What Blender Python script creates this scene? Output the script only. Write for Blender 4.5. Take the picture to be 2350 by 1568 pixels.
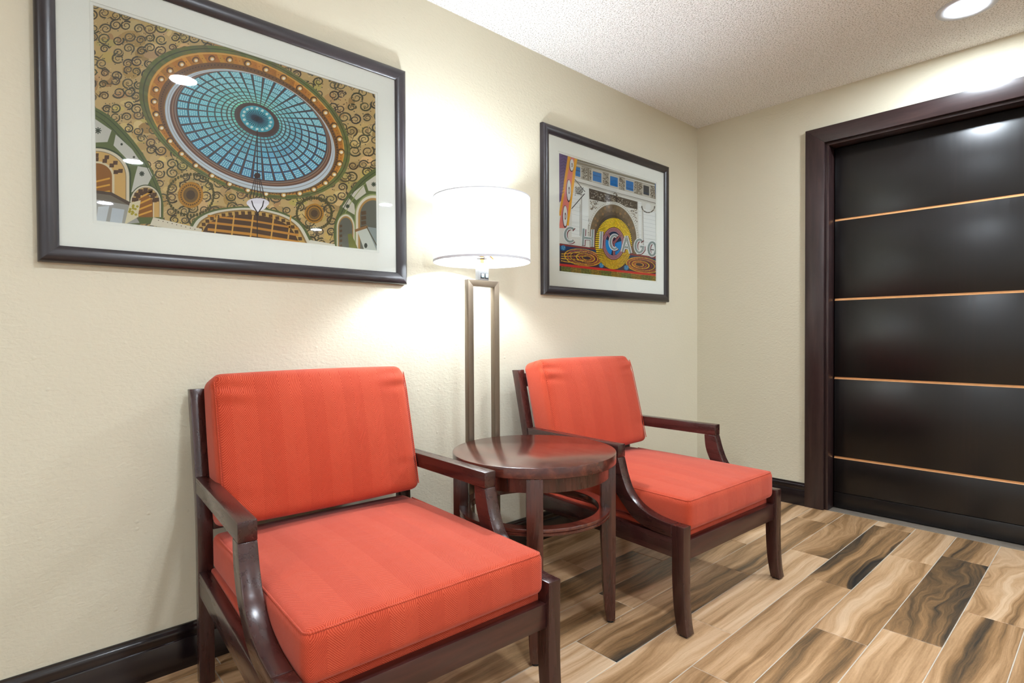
import bpy, bmesh, math, random
from mathutils import Vector, Matrix

for o in list(bpy.data.objects):
    bpy.data.objects.remove(o, do_unlink=True)
scene = bpy.context.scene
COL = scene.collection
PI = math.pi

# ------------------------------------------------------------------ camera
IMG_W, IMG_H = 2350.0, 1568.0
FPX, SHIFT_PX = 1293.6, 3.04
CAM = Vector((-3.5667, -1.9918, 1.0376))
YAW, PITCH, ROLL = math.radians(47.3686), math.radians(-0.8781), math.radians(-0.296)
fw = Vector((math.cos(YAW)*math.cos(PITCH), math.sin(YAW)*math.cos(PITCH), math.sin(PITCH)))
_r = Vector((math.sin(YAW), -math.cos(YAW), 0)); _u = _r.cross(fw)
rt = _r*math.cos(ROLL) + _u*math.sin(ROLL)
up = -_r*math.sin(ROLL) + _u*math.cos(ROLL)
cd = bpy.data.cameras.new('camera'); cam = bpy.data.objects.new('camera', cd); COL.objects.link(cam)
cd.sensor_width = 36; cd.lens = FPX/IMG_W*36; cd.shift_y = SHIFT_PX/IMG_W; cd.clip_start = 0.05
cam.matrix_world = Matrix(((rt.x, up.x, -fw.x, CAM.x), (rt.y, up.y, -fw.y, CAM.y), (rt.z, up.z, -fw.z, CAM.z), (0, 0, 0, 1)))
scene.camera = cam

# ------------------------------------------------------------------ world, light levels, exposure
wd = bpy.data.worlds.new('world'); scene.world = wd; wd.use_nodes = True
wd.node_tree.nodes['Background'].inputs[0].default_value = (0.9, 0.95, 1, 1)
wd.node_tree.nodes['Background'].inputs[1].default_value = 0.0
DOWNLIGHT = 460.0          # radiance of the downlight lenses
BULB = 900.0               # radiance of the floor lamp bulb
scene.view_settings.view_transform = 'Standard'
scene.view_settings.look = 'None'
scene.view_settings.gamma = 1
scene.view_settings.use_curve_mapping = False
scene.view_settings.exposure = 0.20

H = 2.44                   # ceiling height
ROOM_X, ROOM_Y = -6.0, -6.4

# ------------------------------------------------------------------ helpers
def lin(c):
    return tuple(((v/255)/12.92 if v/255 <= 0.04045 else ((v/255+0.055)/1.055)**2.4) for v in c[:3]) + (1,)

def mesh_obj(name, verts, faces, mat=None, parent=None, smooth=None):
    me = bpy.data.meshes.new(name); me.from_pydata([tuple(v) for v in verts], [], faces); me.update()
    return link(name, me, mat, parent, smooth)

def link(name, me, mat=None, parent=None, smooth=None):
    o = bpy.data.objects.new(name, me); COL.objects.link(o)
    if mat: me.materials.append(mat)
    if parent: o.parent = parent
    if smooth is not None:
        me.polygons.foreach_set('use_smooth', [True]*len(me.polygons))
        me.set_sharp_from_angle(angle=math.radians(smooth))
    return o

def bm_obj(name, bm, mat=None, parent=None, smooth=None, bevel=0.0, seg=2, ang=35):
    bmesh.ops.recalc_face_normals(bm, faces=bm.faces)
    if bevel:
        ed = [e for e in bm.edges if len(e.link_faces) == 2 and e.calc_face_angle(0) > math.radians(ang)]
        bmesh.ops.bevel(bm, geom=ed, offset=bevel, segments=seg, profile=0.5, affect='EDGES', clamp_overlap=True)
    me = bpy.data.meshes.new(name); bm.to_mesh(me); bm.free()
    return link(name, me, mat, parent, smooth if smooth is not None else (32 if bevel else None))

def box(bm, x0, x1, y0, y1, z0, z1, M=None):
    vs = [bm.verts.new((x, y, z)) for z in (z0, z1) for (x, y) in ((x0, y0), (x1, y0), (x1, y1), (x0, y1))]
    for f in ((3, 2, 1, 0), (4, 5, 6, 7), (0, 1, 5, 4), (1, 2, 6, 5), (2, 3, 7, 6), (3, 0, 4, 7)):
        bm.faces.new([vs[i] for i in f])
    if M is not None:
        for v in vs: v.co = M @ v.co
    return vs

def prism_x(bm, pts, x0, x1):
    """outline of (y, z) points extruded along x"""
    a = [bm.verts.new((x0, y, z)) for y, z in pts]; b = [bm.verts.new((x1, y, z)) for y, z in pts]
    n = len(pts)
    bm.faces.new(a); bm.faces.new(b[::-1])
    for i in range(n): bm.faces.new((a[i], b[i], b[(i+1) % n], a[(i+1) % n]))

def lathe(bm, prof, n=96, cx=0, cy=0):
    """closed profile of (r, z) turned about z"""
    rings = []
    for k in range(n):
        a = 2*PI*k/n
        rings.append([bm.verts.new((cx+r*math.cos(a), cy+r*math.sin(a), z)) for r, z in prof])
    m = len(prof)
    for k in range(n):
        A, B = rings[k], rings[(k+1) % n]
        for i in range(m):
            j = (i+1) % m
            if prof[i][0] < 1e-6 and prof[j][0] < 1e-6: continue
            bm.faces.new((A[i], B[i], B[j], A[j]))
    bmesh.ops.remove_doubles(bm, verts=bm.verts, dist=1e-6)

def tube(bm, pts, r, n=8, closed=False):
    pts = [Vector(p) for p in pts]; rings = []
    for i, p in enumerate(pts):
        if closed: t = pts[(i+1) % len(pts)] - pts[i-1]
        else: t = pts[min(i+1, len(pts)-1)] - pts[max(i-1, 0)]
        t.normalize(); a = t.orthogonal() if abs(t.z) > .95 else t.cross(Vector((0, 0, 1)))
        a.normalize(); b = t.cross(a)
        rings.append([bm.verts.new(p + r*(math.cos(2*PI*k/n)*a + math.sin(2*PI*k/n)*b)) for k in range(n)])
    m = len(rings)
    for i in range(m if closed else m-1):
        A, B = rings[i], rings[(i+1) % m]
        for k in range(n): bm.faces.new((A[k], A[(k+1) % n], B[(k+1) % n], B[k]))
    if not closed:
        bm.faces.new(rings[0][::-1]); bm.faces.new(rings[-1])

def empty(name, loc=(0, 0, 0), rz=0):
    o = bpy.data.objects.new(name, None); COL.objects.link(o); o.location = loc; o.rotation_euler = (0, 0, rz)
    o.empty_display_size = 0.1
    return o

def tag(o, label, cat, group=None):
    o['label'] = label; o['category'] = cat
    if group: o['group'] = group
    return o

def struct(o, label=None):
    o['kind'] = 'structure'
    if label: o['label'] = label
    return o

def copy_tree(o, parent=None):
    c = o.copy(); COL.objects.link(c)
    if parent: c.parent = parent
    for ch in list(o.children): copy_tree(ch, c)
    return c

# ------------------------------------------------------------------ materials
class Nt:
    def __init__(self, name):
        self.m = bpy.data.materials.new(name); self.m.use_nodes = True
        self.t = self.m.node_tree; self.t.nodes.clear()
        self.out = self.t.nodes.new('ShaderNodeOutputMaterial')
    def n(self, typ, **kw):
        nd = self.t.nodes.new(typ)
        for k, v in kw.items(): setattr(nd, k, v)
        return nd
    def l(self, a, b): self.t.links.new(a, b)
    def set(self, sock, v):
        if isinstance(v, bpy.types.NodeSocket): self.l(v, sock)
        else: sock.default_value = v
    def math(self, op, a, b=0.0, c=0.0):
        nd = self.n('ShaderNodeMath', operation=op)
        for i, v in enumerate((a, b, c)): self.set(nd.inputs[i], v)
        return nd.outputs[0]
    def mixc(self, f, a, b, blend='MIX'):
        nd = self.n('ShaderNodeMix', data_type='RGBA', blend_type=blend)
        self.set(nd.inputs[0], f); self.set(nd.inputs[6], a); self.set(nd.inputs[7], b)
        return nd.outputs[2]
    def noise(self, vec, scale, detail=2.0, rough=0.5, dist=0.0):
        nd = self.n('ShaderNodeTexNoise'); self.set(nd.inputs['Vector'], vec)
        nd.inputs['Scale'].default_value = scale; nd.inputs['Detail'].default_value = detail
        nd.inputs['Roughness'].default_value = rough; nd.inputs['Distortion'].default_value = dist
        return nd.outputs['Fac']
    def voro(self, vec, scale):
        nd = self.n('ShaderNodeTexVoronoi'); self.set(nd.inputs['Vector'], vec); nd.inputs['Scale'].default_value = scale
        return nd.outputs['Distance']
    def ramp(self, f, stops):
        nd = self.n('ShaderNodeValToRGB'); cr = nd.color_ramp
        while len(cr.elements) < len(stops): cr.elements.new(0.5)
        for e, (p, c) in zip(cr.elements, stops): e.position = p; e.color = c
        self.l(f, nd.inputs[0]); return nd.outputs[0]
    def comb(self, x, y, z):
        nd = self.n('ShaderNodeCombineXYZ')
        for i, v in enumerate((x, y, z)): self.set(nd.inputs[i], v)
        return nd.outputs[0]
    def sep(self, v):
        nd = self.n('ShaderNodeSeparateXYZ'); self.l(v, nd.inputs[0]); return nd.outputs
    def obj(self): return self.n('ShaderNodeTexCoord').outputs['Object']
    def mapr(self, f, a, b, c, d):
        nd = self.n('ShaderNodeMapRange'); self.l(f, nd.inputs[0])
        for i, v in enumerate((a, b, c, d)): nd.inputs[i+1].default_value = v
        return nd.outputs[0]
    def bump(self, h, strength, dist):
        nd = self.n('ShaderNodeBump'); nd.inputs['Strength'].default_value = strength; nd.inputs['Distance'].default_value = dist
        self.l(h, nd.inputs['Height']); return nd.outputs[0]
    def bsdf(self, col, rough=0.5, metal=0.0, normal=None, coat=0.0, coat_rough=0.1, spec=0.5, sheen=0.0, emis=None, es=0.0):
        b = self.n('ShaderNodeBsdfPrincipled')
        self.set(b.inputs['Base Color'], col); self.set(b.inputs['Roughness'], rough)
        b.inputs['Metallic'].default_value = metal
        b.inputs['Coat Weight'].default_value = coat; b.inputs['Coat Roughness'].default_value = coat_rough
        b.inputs['Specular IOR Level'].default_value = spec; b.inputs['Sheen Weight'].default_value = sheen
        if normal is not None: self.l(normal, b.inputs['Normal'])
        if emis: b.inputs['Emission Color'].default_value = emis; b.inputs['Emission Strength'].default_value = es
        self.l(b.outputs[0], self.out.inputs[0]); return b

def plain(name, rgb, rough=0.5, metal=0.0, var=0.04, scale=40, **kw):
    k = Nt(name); p = k.obj(); f = k.noise(p, scale, 3)
    c = lin(rgb); d = tuple(v*(1-var*2) for v in c[:3])+(1,); e = tuple(min(1, v*(1+var)) for v in c[:3])+(1,)
    k.bsdf(k.mixc(f, d, e), rough, metal, **kw); return k.m

def m_wall(name='wall_paint', c0=(211, 204, 181), c1=(215, 209, 188)):
    k = Nt(name); p = k.obj()
    big = k.noise(p, 1.5, 2); fine = k.noise(p, 95, 3, 0.55)
    ridge = k.noise(k.comb(k.sep(p)[0], k.sep(p)[1], k.math('MULTIPLY', k.sep(p)[2], 1.7)), 55, 2, 0.5, 0.6)
    v = k.voro(p, 16); spot = k.mapr(v, 0.03, 0.10, 1.0, 0.0)
    h = k.math('ADD', k.math('ADD', k.math('MULTIPLY', fine, 0.55), ridge), k.math('MULTIPLY', spot, 0.9))
    col = k.mixc(big, lin(c0), lin(c1))
    k.bsdf(col, 0.62, normal=k.bump(h, 0.32, 0.004), spec=0.3); return k.m

def m_ceiling():
    k = Nt('popcorn_ceiling'); p = k.obj()
    n1 = k.noise(p, 150, 3, 0.62); v = k.voro(p, 115)
    h = k.math('ADD', n1, k.mapr(v, 0.0, 0.6, 0.8, 0.0))
    pit_shade = k.mapr(n1, 0.36, 0.50, 0.0, 1.0)
    col = k.mixc(pit_shade, lin((196, 195, 190)), lin((252, 252, 251)))  # shade in the popcorn recesses is put into the colour
    k.bsdf(col, 0.9, normal=k.bump(h, 0.75, 0.006), spec=0.1); return k.m

def m_wood(name, dark, mid, light, rough=0.28, axis='x', coat=0.35, red=0.5):
    k = Nt(name); p = k.obj(); s = k.sep(p)
    st = {'x': (1, 12, 12), 'y': (12, 1, 12), 'z': (12, 12, 1)}[axis]
    v = k.comb(*[k.math('MULTIPLY', s[i], st[i]) for i in range(3)])
    n1 = k.noise(v, 3.2, 4, 0.55, 0.5); n2 = k.noise(v, 26, 3, 0.6)
    f = k.math('ADD', k.math('MULTIPLY', n1, 0.85), k.math('MULTIPLY', n2, 0.15))
    col = k.ramp(f, [(0.30, lin(dark)), (0.5, lin(mid)), (0.72, lin(light))])
    rg = k.mapr(n1, 0.3, 0.7, rough*0.95, rough*1.08)
    k.bsdf(col, rg, coat=coat, coat_rough=rough*0.8); return k.m

def m_fabric():
    k = Nt('herringbone_fabric'); p = k.obj(); s = k.sep(p)
    t = k.math('PINGPONG', s[0], 0.034)
    h = k.math('DIVIDE', k.math('ADD', k.math('SUBTRACT', s[2], s[1]), t), 0.0052)
    w = k.math('ADD', k.math('MULTIPLY', k.math('SINE', k.math('MULTIPLY', h, 2*PI)), 0.5), 0.5)
    yarn = k.noise(p, 900, 2); big = k.noise(p, 7, 3)
    band = k.math('GREATER_THAN', k.math('PINGPONG', k.math('ADD', s[0], 0.034), 0.068), 0.034)
    f = k.math('ADD', k.math('MULTIPLY', w, 0.40), k.math('ADD', k.math('MULTIPLY', yarn, 0.62), k.math('MULTIPLY', band, 0.045)))
    col = k.ramp(f, [(0.12, lin((136, 39, 19))), (0.5, lin((182, 63, 37))), (0.95, lin((222, 106, 74)))])
    col = k.mixc(k.mapr(big, 0.3, 0.7, 0.0, 0.16), col, lin((176, 48, 26)))
    hh = k.math('ADD', k.math('MULTIPLY', w, 0.25), k.math('MULTIPLY', big, 4.5))
    k.bsdf(col, 0.85, normal=k.bump(hh, 0.5, 0.002), sheen=0.15, spec=0.2); return k.m

def m_plank():
    k = Nt('wood_look_tile'); p = k.obj(); s = k.sep(p)
    def at(n):
        a = k.n('ShaderNodeAttribute', attribute_type='OBJECT', attribute_name=n); return a.outputs['Fac']
    tone, swirl, seed = at('tone'), at('swirl'), at('seed')
    base = k.comb(k.math('ADD', s[0], seed), k.math('ADD', s[1], k.math('MULTIPLY', seed, 1.7)), seed)
    bs = k.sep(base)
    warp = k.noise(k.comb(k.math('MULTIPLY', bs[0], 1.7), k.math('MULTIPLY', bs[1], 4.0), seed), 1.0, 3, 0.45)
    y2 = k.math('ADD', bs[1], k.math('MULTIPLY', k.math('MULTIPLY', k.math('SUBTRACT', warp, 0.5), swirl), 0.30))
    bands = k.noise(k.comb(k.math('MULTIPLY', bs[0], 0.45), k.math('MULTIPLY', y2, 13.0), seed), 1.0, 4, 0.55, 0.25)
    streak = k.noise(k.comb(k.math('MULTIPLY', bs[0], 1.6), k.math('MULTIPLY', y2, 60.0), seed), 1.0, 3, 0.6)
    grain = k.noise(k.comb(k.math('MULTIPLY', bs[0], 14), k.math('MULTIPLY', y2, 300.0), seed), 1.0, 2, 0.5)
    speck = k.noise(k.comb(k.math('MULTIPLY', bs[0], 90), k.math('MULTIPLY', bs[1], 220), seed), 1.0, 2, 0.6)
    v = k.math('ADD', k.mapr(bands, 0.3, 0.7, 0.0, 0.72), k.math('MULTIPLY', k.math('SUBTRACT', streak, 0.5), 0.55))
    v = k.math('ADD', v, k.math('MULTIPLY', k.math('SUBTRACT', grain, 0.5), 0.20))
    v = k.math('ADD', v, k.math('MULTIPLY', k.math('SUBTRACT', speck, 0.5), 0.12))
    v = k.math('ADD', v, k.math('MULTIPLY', k.math('SUBTRACT', tone, 0.42), 0.78))
    col = k.ramp(v, [(0.0, lin((224, 192, 156))), (0.25, lin((200, 162, 122))), (0.48, lin((158, 122, 84))),
                     (0.66, lin((112, 88, 62))), (0.82, lin((68, 60, 50))), (1.0, lin((40, 40, 40)))])
    k.bsdf(col, k.mapr(grain, 0.3, 0.7, 0.30, 0.40), normal=k.bump(grain, 0.06, 0.001), spec=0.45); return k.m

def m_door():
    k = Nt('espresso_door'); p = k.obj(); s = k.sep(p)
    col_id = k.math('FLOOR', k.math('DIVIDE', s[1], 0.115))
    wn = k.n('ShaderNodeTexWhiteNoise', noise_dimensions='1D'); k.l(col_id, wn.inputs['W'])
    g = k.noise(k.comb(k.math('MULTIPLY', s[0], 20), k.math('MULTIPLY', s[1], 26), k.math('MULTIPLY', s[2], 0.5)), 3.0, 3, 0.5, 0.2)
    f = k.math('ADD', k.math('MULTIPLY', g, 0.7), k.math('MULTIPLY', wn.outputs[0], 0.3))
    col = k.ramp(f, [(0.2, lin((6, 4, 5))), (0.6, lin((10, 7, 8))), (0.9, lin((26, 15, 14)))])
    k.bsdf(col, k.mapr(g, 0.3, 0.7, 0.28, 0.34), coat=0.10, coat_rough=0.25, spec=0.5); return k.m

def m_vcol():
    k = Nt('printed_photo'); a = k.n('ShaderNodeAttribute', attribute_type='GEOMETRY', attribute_name='ink')
    p = k.obj(); g = k.noise(p, 420, 2)
    c = k.mixc(k.math('MULTIPLY', g, 0.10), a.outputs['Color'], lin((60, 52, 40)))
    k.bsdf(c, 0.45, spec=0.3); return k.m

def m_glass():
    k = Nt('picture_glass')
    fr = k.n('ShaderNodeFresnel'); fr.inputs[0].default_value = 1.45
    tr = k.n('ShaderNodeBsdfTransparent'); tr.inputs[0].default_value = (0.97, 0.975, 0.97, 1)
    gl = k.n('ShaderNodeBsdfGlossy'); gl.inputs['Roughness'].default_value = 0.015
    mx = k.n('ShaderNodeMixShader'); k.l(fr.outputs[0], mx.inputs[0]); k.l(tr.outputs[0], mx.inputs[1]); k.l(gl.outputs[0], mx.inputs[2])
    k.l(mx.outputs[0], k.out.inputs[0]); return k.m

def m_shade():
    k = Nt('lamp_shade_linen'); p = k.obj(); g = k.noise(p, 300, 2)
    c = k.mixc(g, lin((238, 238, 236)), lin((248, 248, 247)))
    d = k.n('ShaderNodeBsdfDiffuse'); t = k.n('ShaderNodeBsdfTranslucent'); k.l(c, d.inputs[0]); k.l(c, t.inputs[0])
    mx = k.n('ShaderNodeMixShader'); mx.inputs[0].default_value = 0.08
    k.l(d.outputs[0], mx.inputs[1]); k.l(t.outputs[0], mx.inputs[2]); k.l(mx.outputs[0], k.out.inputs[0]); return k.m

def m_emit(name, rgb, st):
    k = Nt(name); e = k.n('ShaderNodeEmission'); e.inputs[0].default_value = rgb; e.inputs[1].default_value = st
    k.l(e.outputs[0], k.out.inputs[0]); return k.m

WALL = m_wall(); WALL_BOUNCE = m_wall('bounce_white_wall', (238, 238, 235), (241, 241, 239)); CEIL = m_ceiling(); FABRIC = m_fabric(); PLANK = m_plank(); DOOR = m_door()  # unseen far walls are whitened beyond the cream paint to bounce neutral fill light
PRINT = m_vcol(); GLASS = m_glass(); SHADE = m_shade()
CHAIRWOOD = m_wood('mahogany_chair', (44, 20, 19), (56, 27, 25), (70, 36, 32), 0.27, 'y')
CHAIRWOOD_X = m_wood('mahogany_rail', (46, 23, 21), (60, 31, 28), (76, 41, 35), 0.30, 'x')
CHAIRWOOD_Z = m_wood('mahogany_leg', (42, 19, 18), (54, 26, 23), (66, 34, 29), 0.27, 'z')
TABLEWOOD = m_wood('mahogany_table', (58, 25, 20), (80, 37, 29), (108, 55, 40), 0.20, 'y', coat=0.5)
TABLEWOOD_Z = m_wood('mahogany_table_leg', (42, 18, 14), (70, 34, 24), (92, 48, 34), 0.27, 'z')
BASE = plain('espresso_baseboard', (24, 16, 18), 0.22, var=0.15, coat=0.3)
CASING = m_wood('espresso_casing', (34, 20, 20), (46, 30, 30), (62, 42, 40), 0.34, 'z', coat=0.15)
CASING_Y = m_wood('espresso_casing_head', (34, 20, 20), (46, 30, 30), (62, 42, 40), 0.34, 'y', coat=0.15)
COPPER = plain('copper_inlay', (236, 176, 120), 0.30, metal=0.35, var=0.08)
FRAME = m_wood('picture_frame', (28, 23, 26), (38, 32, 36), (52, 45, 48), 0.33, 'x', coat=0.2)
FRAME_Z = m_wood('picture_frame_upright', (28, 23, 26), (38, 32, 36), (52, 45, 48), 0.33, 'z', coat=0.2)
MAT = plain('mat_board', (244, 244, 236), 0.8, var=0.01, scale=300)
MAT2 = plain('mat_core', (214, 212, 198), 0.8, var=0.01, scale=300)
LAMPMETAL = plain('bronze_lamp_metal', (122, 108, 92), 0.36, metal=0.55, var=0.04, scale=200)
BOXMETAL = plain('switch_box_metal', (112, 110, 108), 0.4, metal=0.3, var=0.02)
DARKMETAL = plain('dark_fitting', (52, 46, 42), 0.4, metal=0.6)
BRASS = plain('brass_socket', (170, 120, 60), 0.3, metal=0.9)
SWITCH = plain('switch_rocker', (190, 214, 222), 0.25, var=0.02)
BLACK = plain('black_plastic', (18, 20, 24), 0.4)
WHITEP = plain('white_plastic', (236, 238, 238), 0.35, var=0.01)
HEM = plain('shade_hem', (214, 216, 222), 0.7, var=0.02)
TRIM = plain('downlight_trim', (214, 220, 228), 0.5, var=0.01)
GROUT = plain('grout', (206, 198, 184), 0.85, var=0.08)
STEEL = plain('threshold_stone', (132, 122, 110), 0.3, var=0.12, scale=25)
FELT = plain('chair_glide', (26, 24, 24), 0.7)
BULBM = m_emit('bulb_glow', (0.88, 0.98, 1.08, 1), BULB)
LENSM = m_emit('downlight_glow', (0.88, 0.98, 1.08, 1), DOWNLIGHT)

# ------------------------------------------------------------------ room shell
DY0, DY1, DZ = -0.8085, -1.8715, 2.1375       # door opening in the right wall
def slab(name, boxes, mat):
    bm = bmesh.new()
    for b in boxes: box(bm, *b)
    return struct(bm_obj(name, bm, mat))
slab('wall_back', [(ROOM_X-.15, .15, 0, .15, -.02, H+.05)], WALL)
slab('wall_right', [(0, .15, DY0, 0, -.02, H+.05), (0, .15, DY1, DY0, DZ, H+.05), (0, .15, ROOM_Y-.15, DY1, -.02, H+.05)], WALL)
slab('wall_left', [(ROOM_X-.15, ROOM_X, ROOM_Y-.15, 0, -.02, H+.05)], WALL_BOUNCE)
slab('wall_front', [(ROOM_X, 0, ROOM_Y-.15, ROOM_Y, -.02, H+.05)], WALL_BOUNCE)
slab('ceiling', [(ROOM_X, 0, ROOM_Y, 0, H, H+.05)], CEIL)
floor = slab('floor', [(ROOM_X, .15, ROOM_Y, 0, -.06, -.0016)], GROUT)

# planks of the wood-look tile floor: rows along x, joints measured in the photograph
PW, PL, GAP = 0.170, 0.943, 0.003
random.seed(4)
row_joint = {0: -3.075, 1: -2.60, 2: -1.335, 3: -1.80, 4: -2.133, 5: -1.706, 6: -1.976, 7: -1.451, 8: -1.287, 9: -0.93, 10: -1.62}
TONES = {(4, -2.133): (.62, .5), (4, -3.076): (.34, .3), (5, -1.706): (.22, .25), (5, -.763): (.36, .9), (5, -2.649): (.55, .6),
         (6, -1.976): (.42, .4), (6, -1.033): (.74, 1.0), (6, -.09): (.5, .3), (7, -1.451): (.30, .6), (7, -.508): (.34, .3),
         (7, -2.394): (.58, .3), (8, -1.287): (.86, 1.2), (8, -.344): (.55, .4), (8, -2.23): (.30, .3), (9, -.93): (.34, 1.3),
         (9, -1.873): (.58, .3), (10, -1.62): (.5, .3), (3, -1.8): (.5, .4), (3, -.857): (.45, .5), (2, -1.335): (.4, .3), (6, -2.919): (.5, .4)}
def plank_mesh(lx, ly):
    hx, hy, b = lx/2, ly/2, .0012
    v = []
    for z, i in ((-.010, 0), (-.0014, 0), (0, b)):
        v += [(-hx+i, -hy+i, z), (hx-i, -hy+i, z), (hx-i, hy-i, z), (-hx+i, hy-i, z)]
    f = [(3, 2, 1, 0), (8, 9, 10, 11)]
    for k in (0, 4):
        for i in range(4):
            j = (i+1) % 4; f.append((k+i, k+j, k+4+j, k+4+i))
    me = bpy.data.meshes.new('plank'); me.from_pydata(v, [], f); me.materials.append(PLANK); return me
full_plank = plank_mesh(PL-GAP, PW-GAP)
row = -1
while True:
    ya = -.065 - PW*row; yb = ya - PW
    if ya <= ROOM_Y + .01: break
    y_hi, y_lo = min(ya, -.001), max(yb, ROOM_Y+.001)
    xmax = .004
    j = row_joint.get(row, -random.random()*PL)
    while j > ROOM_X: j -= PL
    while j < xmax - .02:
        x_lo, x_hi = max(j, ROOM_X+.001), min(j+PL, xmax)
        if x_hi - x_lo > .02:
            isfull = (x_lo == j and x_hi == j+PL and y_hi == ya and y_lo == yb)
            me = full_plank if isfull else plank_mesh(x_hi-x_lo-GAP, max(.01, y_hi-y_lo-GAP))
            o = bpy.data.objects.new('plank', me); COL.objects.link(o); o.parent = floor
            o.location = ((x_lo+x_hi)/2, (y_hi+y_lo)/2, 0)
            tn = None
            for (r, jx), val in TONES.items():
                if r == row and abs(jx-j) < .05: tn = val
            if tn is None: tn = (random.uniform(.25, .75), random.choice((.3, .4, .6, 1.0)))
            o['tone'], o['swirl'], o['seed'] = float(tn[0]), float(tn[1]), random.uniform(0, 40)
        j += PL
    row += 1

# skirting boards
def skirting(name, length, along):
    prof = [(0, 0), (.016, 0), (.016, .090), (.0145, .0935), (.011, .0945), (.0105, .098), (.0112, .104), (.0120, .110), (.0115, .117),
            (.0095, .123), (.0072, .127), (.0065, .1345), (.005, .1355), (0, .1355)]
    bm = bmesh.new(); A, B = [], []
    for d, z in prof:
        (p, q) = along(d, z); A.append(bm.verts.new(p)); B.append(bm.verts.new(q))
    n = len(prof); bm.faces.new(A); bm.faces.new(B[::-1])
    for i in range(n): bm.faces.new((A[i], B[i], B[(i+1) % n], A[(i+1) % n]))
    return struct(bm_obj(name, bm, BASE, smooth=40))
skirting('baseboard_back', 0, lambda d, z: ((ROOM_X, -d, z), (-d, -d, z)))
skirting('baseboard_right', 0, lambda d, z: ((-d, -d, z), (-d, -.7075, z)))
skirting('baseboard_right', 0, lambda d, z: ((-d, -1.9765, z), (-d, ROOM_Y+.02, z)))
skirting('baseboard_front', 0, lambda d, z: ((ROOM_X, ROOM_Y+d, z), (-.02, ROOM_Y+d, z)))
skirting('baseboard_left', 0, lambda d, z: ((ROOM_X+d, -.02, z), (ROOM_X+d, ROOM_Y+.02, z)))

# door casing and jambs
cas = struct(empty('trim_1', (0, DY0, 0)), 'dark brown flat casing around the door')
cas.location = (0, 0, 0)
CO, CI, ZT, ZI = -.707, -.810, 2.226, 2.136
def board(name, quad, x0, x1, mat, parent, bev=.0015):
    """quad of (y, z) corners extruded along x"""
    bm = bmesh.new()
    a = [bm.verts.new((x0, y, z)) for y, z in quad]; b = [bm.verts.new((x1, y, z)) for y, z in quad]
    bm.faces.new(a); bm.faces.new(b[::-1])
    for i in range(len(quad)): bm.faces.new((a[i], b[i], b[(i+1) % len(quad)], a[(i+1) % len(quad)]))
    return bm_obj(name, bm, mat, parent, bevel=bev, seg=2)
CO2, CI2 = -1.976, -1.870
board('casing_upright', [(CO, 0), (CI, 0), (CI, ZI), (CO, ZT)], -.021, 0, CASING, cas)
board('casing_upright', [(CO2, 0), (CI2, 0), (CI2, ZI), (CO2, ZT)], -.021, 0, CASING, cas)
board('casing_head', [(CO, ZT), (CI, ZI), (CI2, ZI), (CO2, ZT)], -.021, 0, CASING_Y, cas)
board('jamb', [(CI+.0015, 0), (CI-.018, 0), (CI-.018, ZI-.0165), (CI+.0015, ZI-.0165)], .0003, .149, CASING, cas)
board('jamb', [(CI2-.0015, 0), (CI2+.018, 0), (CI2+.018, ZI-.0165), (CI2-.0015, ZI-.0165)], .0003, .149, CASING, cas)
board('head_jamb', [(CI+.0015, ZI+.0015), (CI2-.0015, ZI+.0015), (CI2-.0015, ZI-.016), (CI+.0015, ZI-.016)], .0003, .149, CASING_Y, cas)

# the door: dark boards with copper inlay strips between them
door = struct(empty('door_1', (0, 0, 0)), 'dark espresso wooden door with four thin copper inlay strips')
XD, DL, DR = .085, CI-.024, CI2+.024
cuts = [.006, .097, .296, .764, 1.225, 1.690, ZI-.022]
for i in range(6):
    z0 = cuts[i] + (.0125 if i >= 2 else (.0015 if i == 1 else 0)); z1 = cuts[i+1] - (.0015 if i == 0 else 0)
    board('door_panel', [(DL, z0), (DR, z0), (DR, z1), (DL, z1)], XD, XD+.04, DOOR, door, .0012)
for z in cuts[2:6]:
    bm = bmesh.new()                       # recessed inlay: flat upper face, lower lip sloping outward
    pr = [(XD+.004, z+.0125), (XD+.004, z+.0050), (XD-.0008, z+.0012), (XD-.0008, z), (XD+.02, z), (XD+.02, z+.0125)]
    a = [bm.verts.new((x, DL, zz)) for x, zz in pr]; b = [bm.verts.new((x, DR, zz)) for x, zz in pr]
    bm.faces.new(a); bm.faces.new(b[::-1])
    for i in range(6): bm.faces.new((a[i], b[i], b[(i+1) % 6], a[(i+1) % 6]))
    o = bm_obj('inlay_strip', bm, COPPER, door); o['label'] = 'thin copper coloured inlay strip'
bm = bmesh.new(); box(bm, XD+.012, XD+.038, DR+.0005, DL-.0005, .007, ZI-.024); bm_obj('door_core', bm, DOOR, door)
bm = bmesh.new(); box(bm, .0075, .149, CI2+.019, CI-.019, -.012, .0012)
struct(bm_obj('trim_2', bm, STEEL, bevel=.0006), 'grey threshold strip under the dark door')

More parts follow.
